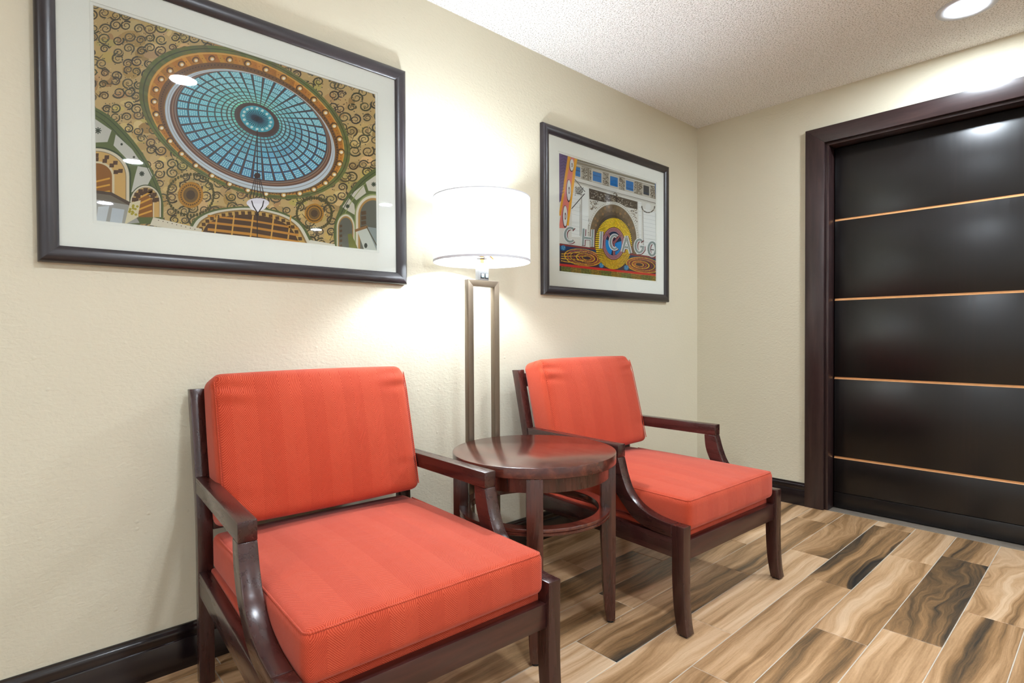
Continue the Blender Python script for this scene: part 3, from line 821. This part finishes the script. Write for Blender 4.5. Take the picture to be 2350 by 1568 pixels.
# arcade at the lower right
arc = catmull([(1880, 872), (1820, 908), (1760, 955), (1705, 1022), (1662, 1095), (1634, 1170), (1626, 1250), (1640, 1330)], 5)
A.poly(arc + [(1900, 1380)], GREEN); A.up(); A.line([(p[0]+16, p[1]+10) for p in arc], 4, GREEN2); A.line([(p[0]+32, p[1]+20) for p in arc], 4, (150, 160, 90))
A.poly([(1796, 965), (1850, 928), (1900, 920), (1900, 1020), (1810, 1010)], IVORY); A.poly([(1716, 1030), (1784, 978), (1798, 1022), (1746, 1060)], IVORY)
A.poly([(1672, 1096), (1706, 1048), (1735, 1082), (1742, 1140), (1690, 1110)], IVORY); A.up()
for (x, y, s) in ((1838, 976, 13), (1700, 1092, 11)):
    for k in range(8): A.line([(x, y), (x+s*math.cos(k*PI/4), y+s*math.sin(k*PI/4))], 5, (46, 62, 40))
for (cx, cy, rx, ry) in ((1835, 1140, 86, 100), (1690, 1205, 44, 66)):
    for kx, col in ((1.14, (150, 160, 100)), (1.06, (228, 220, 198)), (.92, (184, 140, 74)), (.80, (104, 104, 92))):
        A.poly([(cx+rx*kx*math.cos(PI+PI*k/20), cy+ry*kx*math.sin(PI+PI*k/20)) for k in range(21)] + [(cx+rx*kx, 1360), (cx-rx*kx, 1340)], col); A.up()
    for k in range(5): A.convex([(cx-rx*.75, cy-ry*.2+k*26), (cx-rx*.45, cy-ry*.25+k*26), (cx-rx*.42, cy-ry*.05+k*26), (cx-rx*.72, cy+k*26)], (96, 72, 44))
A.up()
A.poly([(1748, 1212), (1800, 1196), (1870, 1330), (1790, 1330)], (208, 212, 200)); A.poly([(1800, 1200), (1900, 1215), (1900, 1360), (1860, 1340)], (150, 160, 156)); A.up()
A.line([(1738, 1222), (1806, 1200)], 14, (150, 110, 66)); A.line([(1800, 1200), (1870, 1330)], 5, (90, 84, 60))
A.disc(1796, 1300, 9, 14, (60, 66, 56), 8); A.poly([(1700, 1240), (1720, 1236), (1760, 1330), (1710, 1330)], (120, 124, 44)); A.up()
# the dome
EG, EO = (1193, 669, 398, 291, .336), (1155, 647, 559, 407, .40)
EGo, EW, EWi = (1163, 655, 520, 378, .39), (1183, 694, 452, 330, .36), (1187, 682, 428, 306, .345)
HUB = (1221, 634, 108, 84, .34)
A.band(EO, EGo, lambda k: vary(rng, (112, 116, 62), .06)); A.up()
A.band(lerpE(EO, EGo, .42), lerpE(EO, EGo, .56), (70, 78, 42)); A.up()
A.band(EGo, EW, lambda k: vary(rng, (192, 126, 36) if k % 4 else (214, 150, 52), .08)); A.up()
A.band(lerpE(EGo, EW, .02), lerpE(EGo, EW, .12), (226, 172, 78)); A.band(lerpE(EGo, EW, .62), lerpE(EGo, EW, .98), (122, 84, 44)); A.up()
for k in range(150):
    x, y = ell(lerpE(EGo, EW, .78), 2*PI*k/150); A.disc(x, y, 4, 4, (66, 46, 28), 5)
    x, y = ell(lerpE(EGo, EW, .36), 2*PI*(k+.5)/150); A.disc(x, y, 3.4, 3.2, (150, 94, 34), 5)
A.up()
for k in range(32):
    x, y = ell(lerpE(EGo, EW, .38), 2*PI*k/32)
    A.disc(x, y, 19, 17, (96, 62, 26), 12); A.up(); A.disc(x+2, y+3, 13, 12, (224, 176, 92), 10); A.up(); A.disc(x+3, y+4, 8, 7, (255, 248, 226), 9); A.layer -= 2
A.up(); A.up(); A.up()
A.poly([ell(EW, 2*PI*k/90) for k in range(90)], (206, 216, 222)); A.up()
A.band(EW, lerpE(EW, EWi, .12), (120, 104, 78)); A.band(lerpE(EW, EWi, .55), lerpE(EW, EWi, .66), (160, 156, 148)); A.up()
A.poly([ell(EWi, 2*PI*k/90) for k in range(90)], (112, 78, 60)); A.up()
A.band(lerpE(EWi, EG, .3), lerpE(EWi, EG, .5), (160, 122, 96)); A.band(lerpE(EWi, EG, .72), lerpE(EWi, EG, .85), (150, 140, 128)); A.up()
A.poly([ell(EG, 2*PI*k/90) for k in range(90)], (84, 70, 66)); A.up()
NS = 40; RS = [0, .19, .36, .51, .635, .745, .835, .91, .97]
for i in range(8):
    s0, s1 = RS[i]+.010, RS[i+1]-.010
    for k in range(NS):
        t0, t1 = 2*PI*(k+.10)/NS, 2*PI*(k+.90)/NS; f = i/7
        c0 = ell(lerpE(EG, HUB, s0), t0), ell(lerpE(EG, HUB, s0), t1), ell(lerpE(EG, HUB, s1), t1), ell(lerpE(EG, HUB, s1), t0)
        shade = .5+.5*math.sin(t0+.6)
        b = (28+70*f+40*(1-shade), 122+58*f+44*(1-shade), 182+8*f)
        A.convex(c0, vary(rng, b, .10))
A.up()
for i in range(7):
    nr = 4 if i < 3 else 3
    for k in range(NS):
        for p in range(nr):
            for q in range(nr):
                s = RS[i]+.018+(RS[i+1]-RS[i]-.036)*(p+.5)/nr; t = 2*PI*(k+.13+.74*(q+.5)/nr)/NS
                x, y = ell(lerpE(EG, HUB, s), t); r = (1-s)*4.2+1.6; A.disc(x, y, r, r*.9, (178, 228, 232) if (p+q) % 2 else (150, 214, 222), 5)
A.up()
A.poly([ell(HUB, 2*PI*k/48) for k in range(48)], (82, 60, 52)); A.up()
HI = (1221, 630, 90, 70, .32); A.poly([ell(HI, 2*PI*k/48) for k in range(48)], (70, 168, 184)); A.up()
for k in range(32):
    a = 2*PI*k/32; A.line([ell(lerpE(HI, (1221, 630, 6, 5, .3), .35), a), ell((1221, 630, 14, 11, .3), a)], 4, (22, 44, 64))
    if k % 2 == 0:
        x, y = ell(lerpE(HI, (1221, 630, 6, 5, .3), .2), a); A.disc(x, y, 8, 7, (206, 232, 226), 8)
A.disc(1221, 630, 17, 14, (18, 30, 44), 14); A.up()
# hanging bowl lamp
A.line([(1222, 690), (1222, 925)], 5, (44, 36, 34)); A.disc(1222, 930, 18, 16, (60, 34, 32), 8)
for dx, w in ((-38, 4), (-20, 4), (0, 4), (22, 4), (40, 4)): A.line([(1222+dx*.3, 935), (1222+dx, 1050)], w, (50, 36, 36))
A.up(); A.disc(1225, 1075, 60, 26, (236, 232, 240), 24); A.poly([(1166, 1078), (1190, 1108), (1225, 1122), (1262, 1106), (1284, 1078)], (246, 244, 250)); A.up()
A.line([(1192, 1062), (1200, 1090), (1224, 1128)], 6, (44, 34, 34)); A.line([(1256, 1062), (1250, 1092), (1226, 1128)], 6, (44, 34, 34))
A.line([(1222, 1128), (1222, 1290)], 5, (50, 38, 34)); A.disc(1222, 1136, 10, 8, (44, 34, 34), 8)
A.build(pic)

# ---- picture of a theatre front with a lettered sign
pic2, rect2 = framed_picture('framed_picture', -.9627, 1.6665, 'dark framed print of a theatre front with a lettered sign')
A = Art(rect2, PRINT_Y, lambda x, y: px_plane(1270+x/4.9, 340+y/4.9, PRINT_Y))
rng = random.Random(5)
A.convex([(40, 0), (1220, 370), (1220, 1540), (40, 1420)], (226, 224, 214)); A.up()
def slant(x, y): return y + (x-85)*.300            # lines of the facade run down to the right
def q4(x0, x1, ya, yb): return [(x0, ya+(x0-85)*.285), (x1, ya+(x1-85)*.285), (x1, yb+(x1-85)*.270), (x0, yb+(x0-85)*.270)]
A.convex(q4(60, 1220, 20, 95), (112, 104, 92)); A.convex(q4(60, 1220, 95, 130), (146, 136, 116)); A.up()
for k in range(46):
    x = 270+k*20; A.convex(q4(x, x+11, 66, 84), (186, 172, 128))
A.convex(q4(60, 1220, 130, 286), (140, 128, 108)); A.up()
for x0, x1, c in ((248, 302, 0), (443, 540, 0), (638, 724, 0), (816, 900, 0), (1012, 1076, 1)):
    A.convex(q4(x0-14, x1+14, 134, 284), (208, 202, 188)); A.up(); A.convex(q4(x0, x1, 152, 268), (34, 122, 190) if not c else (64, 66, 68)); A.up()
    A.convex(q4(x0, x1, 196, 206), (28, 52, 78)); A.convex(q4(x0, x1, 240, 246), (28, 60, 92)); A.convex(q4(x0, x1, 152, 164), (160, 148, 118)); A.layer -= 2
A.up(); A.up()
for x0, x1 in ((315, 382), (555, 625), (738, 806), (950, 1002), (1088, 1138), (402, 430), (908, 934)):
    A.convex(q4(x0, x1, 140, 280), (186, 178, 160)); A.up()
    for k in range(int((x1-x0)*.9)):
        x = rng.uniform(x0+5, x1-5); y = rng.uniform(150, 268)+(x-85)*.28; A.disc(x, y, rng.uniform(3, 7), rng.uniform(3, 6), rng.choice([(84, 66, 46), (112, 92, 66), (64, 52, 40)]), 6)
    A.layer -= 1
A.up()
A.convex([(1140, 400), (1220, 425), (1220, 600), (1150, 580)], (52, 110, 168)); A.up()
A.convex(q4(60, 1220, 288, 322), (226, 224, 216)); A.convex(q4(60, 1220, 322, 330), (120, 112, 98)); A.convex(q4(60, 1220, 330, 350), (196, 190, 178)); A.up()
A.convex([(400, 452), (945, 604), (945, 690), (405, 572)], (92, 78, 62)); A.up()
for k in range(150):
    t = rng.random(); x = 410+530*t; y = 470+140*t+rng.uniform(4, 88); A.disc(x, y, rng.uniform(4, 9), rng.uniform(3, 7), rng.choice([(196, 188, 172), (150, 138, 116), (60, 50, 40)]), 6)
# pilasters with beaded edges
for xa, xb, ya, yb in ((205, 300, 500, 1000), (320, 395, 430, 1000), (955, 990, 600, 1230), (1010, 1150, 680, 1200)):
    A.convex([(xa, ya), (xb, ya+(xb-xa)*.28), (xb, yb), (xa, yb)], (240, 241, 236))
    for k in range(12): A.line([(xa, ya+20+k*44), (xb, ya+20+k*44+(xb-xa)*.2)], 2.5, (196, 198, 196))
A.up()
for x, ya, yb in ((318, 560, 1010), (300, 640, 1000), (398, 800, 1000), (1005, 700, 1180), (1150, 740, 1180)):
    n = int((yb-ya)/11)
    for k in range(n): A.disc(x-(k*.05 if x < 400 else -k*.25), ya+k*11, 5, 4, (92, 80, 62), 5)
# arch
for rx, ry, col in ((296, 400, (226, 224, 214)), (262, 368, (128, 108, 80)), (206, 292, (108, 90, 66)), (186, 250, (88, 74, 56))):
    A.poly([(672+rx*math.cos(PI+PI*k/40), 1002+ry*math.sin(PI+PI*k/40)+rx*.10*math.cos(PI+PI*k/40)*-1*-1) for k in range(41)] + [(672+rx, 1240), (672-rx, 1190)], col); A.up()
for k in range(15):
    a = PI*1.06+PI*.88*k/14
    for q in (.92, .80):
        x, y = 672+262*q*math.cos(a), 1002+368*q*math.sin(a)+26*math.cos(a); A.disc(x, y, 13, 17, rng.choice([(160, 126, 84), (120, 96, 66), (140, 116, 82)]), 6)
for k in range(44):
    a = PI*1.02+PI*.96*k/43; x, y = 672+280*math.cos(a), 1002+385*math.sin(a)+28*math.cos(a); A.disc(x, y, 5, 5, (150, 140, 118), 5)
for k in range(60):
    x, y = rng.uniform(412, 500), rng.uniform(596, 700)
    if (x-672)**2/300**2+(y-1002)**2/405**2 > 1.02: A.disc(x, y, 6, 5, rng.choice([(80, 66, 48), (150, 134, 108)]), 6)
    x, y = rng.uniform(860, 942), rng.uniform(700, 860)
    if (x-672)**2/300**2+(y-1030)**2/405**2 > 1.0: A.disc(x, y, 6, 5, rng.choice([(80, 66, 48), (150, 134, 108)]), 6)
A.up()
for k in range(70):
    a = rng.uniform(0, 2*PI); A.disc(690+34*math.cos(a)*rng.random()**.3, 555+52*math.sin(a)*rng.random()**.3, 6, 6, rng.choice([(54, 44, 36), (120, 106, 84), (176, 164, 140)]), 6)
for k in range(60):
    a = rng.uniform(0, PI); A.disc(1066+72*math.cos(a), 655+70*math.sin(a), 7, 6, rng.choice([(96, 84, 62), (160, 150, 128), (60, 52, 40)]), 6)
A.up(); A.disc(1064, 660, 30, 40, (232, 232, 226), 20); A.disc(288, 480, 46, 46, (170, 166, 156), 12); A.up()
for k in range(30): A.disc(288+rng.uniform(-44, 50), 480+rng.uniform(-46, 50), 6, 5, (70, 62, 54), 5)
A.line([(352, 512), (205, 682)], 9, (52, 44, 40)); A.line([(240, 350), (356, 492)], 7, (64, 56, 50)); A.up()
# upright sign at the left edge
A.convex([(60, 40), (166, 72), (96, 580), (60, 620)], (104, 78, 128)); A.up()
for k in range(14): A.line([(80, 100+k*34), (118, 84+k*34), (150-k*4, 104+k*34)], 5, (60, 46, 84))
A.convex([(164, 76), (196, 86), (88, 760), (60, 760)], (240, 172, 24)); A.convex([(196, 86), (242, 98), (150, 900), (60, 900), (88, 720)], (226, 130, 116)); A.convex([(240, 98), (270, 106), (172, 874), (148, 868)], (244, 178, 20)); A.up()
for (x, y, rx, ry) in ((205, 195, 26, 74), (172, 480, 27, 130), (130, 770, 28, 128)):
    A.disc(x, y, rx, ry, (70, 40, 48), 20); A.up(); A.disc(x+2, y-6, rx*.86, ry*.90, (232, 234, 232), 20); A.up(); A.disc(x+4, y-4, rx*.34, ry*.32, (104, 84, 84), 14); A.up(); A.disc(x+3, y-2, rx*.16, ry*.18, (228, 222, 214), 10); A.layer -= 3
A.up(); A.up(); A.up(); A.up()
# marquee
A.convex([(50, 1068), (480, 1128), (1220, 1236), (1220, 1560), (50, 1440)], (66, 46, 58)); A.up()
A.convex([(50, 1072), (480, 1130), (1220, 1240), (1220, 1254), (480, 1146), (50, 1092)], (150, 60, 52)); A.convex([(50, 1094), (480, 1146), (1220, 1256), (1220, 1300), (480, 1196), (50, 1150)], (34, 62, 104)); A.up()
for (cx, cy, rx, ry, sg) in ((330, 1230, 205, 92, 1), (1010, 1316, 190, 84, -1)):
    for r in range(7):
        k_ = 1-.125*r; n = int(74*k_)
        for k in range(n):
            a = 2*PI*k/n; x = cx+rx*k_*math.cos(a)-sg*(1-k_)*-60; y = cy+ry*k_*math.sin(a)+.12*(x-cx)
            A.disc(x, y, 7.4, 6.2, vary(rng, [(226, 178, 44), (186, 92, 52), (206, 150, 46), (126, 46, 54)][r % 4], .12), 6)
for r in range(4):
    for k in range(26): A.disc(92+k*11, 1190+r*26-k*(.9-r*.9)+2*math.sin(k*.4), 7, 6, vary(rng, (222, 176, 50), .15), 6)
for (x, y) in ((110, 1122), (540, 1318), (820, 1345)): A.disc(x, y, 28, 30, (50, 128, 176), 12)
A.up()
for (x, y) in ((110, 1122), (540, 1318), (820, 1345)):
    for k in range(8): A.disc(x+14*math.cos(k), y+15*math.sin(k*1.7), 4, 4, (150, 206, 220), 5)
A.convex([(50, 1296), (1220, 1424), (1220, 1448), (50, 1322)], (214, 52, 44)); A.convex([(50, 1322), (1220, 1448), (1220, 1560), (50, 1440)], (56, 42, 36)); A.up()
for r in range(5):
    for k in range(88): A.disc(90+k*12.6, 1334+r*12.5+k*1.30, 4.8, 4.6, vary(rng, (224, 190, 60) if (k//9) % 2 else (176, 186, 70), .12), 5)
A.up()
# round sign
CX, CY = 676, 1074
A.disc(CX, CY, 206, 290, (92, 68, 24), 60); A.up()
for r in range(9):
    f = .985-.042*r
    n = 78-3*r
    for k in range(n):
        a = 2*PI*(k+.5*(r % 2))/n; A.disc(CX+203*f*math.cos(a), CY+287*f*math.sin(a), 8.2, 7.6, vary(rng, (240, 206, 34) if math.sin(a) < .35 else (214, 176, 40), .10), 6)
A.up()
for f, col in ((.62, (84, 40, 52)), (.59, (206, 150, 156)), (.56, (96, 44, 58)), (.535, (206, 150, 156)), (.51, (110, 52, 66)), (.485, (200, 146, 154)), (.455, (22, 44, 74))):
    A.disc(CX, CY, 203*f, 300*f, col, 48); A.up()
for a0, a1 in ((PI*.60, PI*1.12), (PI*1.93, PI*2.42)):
    A.poly([(CX, CY)] + [(CX+90*math.cos(a0+(a1-a0)*k/12), CY+132*math.sin(a0+(a1-a0)*k/12)) for k in range(13)], (24, 140, 208))
A.up()
for tx, ty in ((608, 960), (752, 972), (682, 1206)):
    A.line([(CX, CY), (tx, ty)], 30, (86, 44, 56)); A.up(); A.line([(CX, CY), (tx, ty)], 18, (206, 128, 128)); A.up(); A.line([(CX, CY), (tx, ty)], 7, (96, 54, 66)); A.layer -= 2
A.up(); A.up(); A.up()
# lettering
def arcpts(cx, cy, rx, ry, a0, a1, n=26): return [(cx+rx*math.cos(a0+(a1-a0)*k/n), cy+ry*math.sin(a0+(a1-a0)*k/n)) for k in range(n+1)]
LET = {'C1': [arcpts(188, 975, 58, 78, -PI*.28, -PI*1.70)],
       'H': [[(340, 905), (330, 1095)], [(442, 914), (436, 1112)], [(340, 1008), (440, 1020)]],
       'I': [[(540, 938), (530, 1130)]],
       'C2': [arcpts(686, 1058, 46, 76, -PI*.28, -PI*1.70)],
       'A': [[(822, 988), (775, 1168)], [(818, 988), (868, 1184)], [(796, 1112), (850, 1120)]],
       'G': [arcpts(966, 1102, 44, 72, -PI*.26, -PI*1.92), [(1006, 1150), (1010, 1112), (976, 1108)]],
       'O': [arcpts(1110, 1134, 42, 74, 0, 2*PI)]}
for nm, strokes in LET.items():
    for s in strokes: A.line([(x+9, y+7) for x, y in s], 40, (120, 44, 44))
A.up()
for nm, strokes in LET.items():
    for s in strokes: A.line(s, 40, (240, 242, 240))
A.up()
for nm, strokes in LET.items():
    for s in strokes: A.line(s, 23, (118, 134, 130))
A.up()
for nm, strokes in LET.items():
    for s in strokes:
        d = 0; last = None
        for i in range(len(s)-1):
            (xa, ya), (xb, yb) = s[i], s[i+1]; L = math.hypot(xb-xa, yb-ya); m = max(1, int(L/9))
            for k in range(m):
                t = (k+.5)/m; x, y = xa+(xb-xa)*t, ya+(yb-ya)*t; nx, ny = -(yb-ya)/L, (xb-xa)/L
                for o_ in (-5.5, 5.5): A.disc(x+nx*o_, y+ny*o_, 3, 3, (232, 236, 228), 5)
A.line([(1090, 1140), (1130, 1146)], 10, (60, 60, 56))
A.build(pic2)
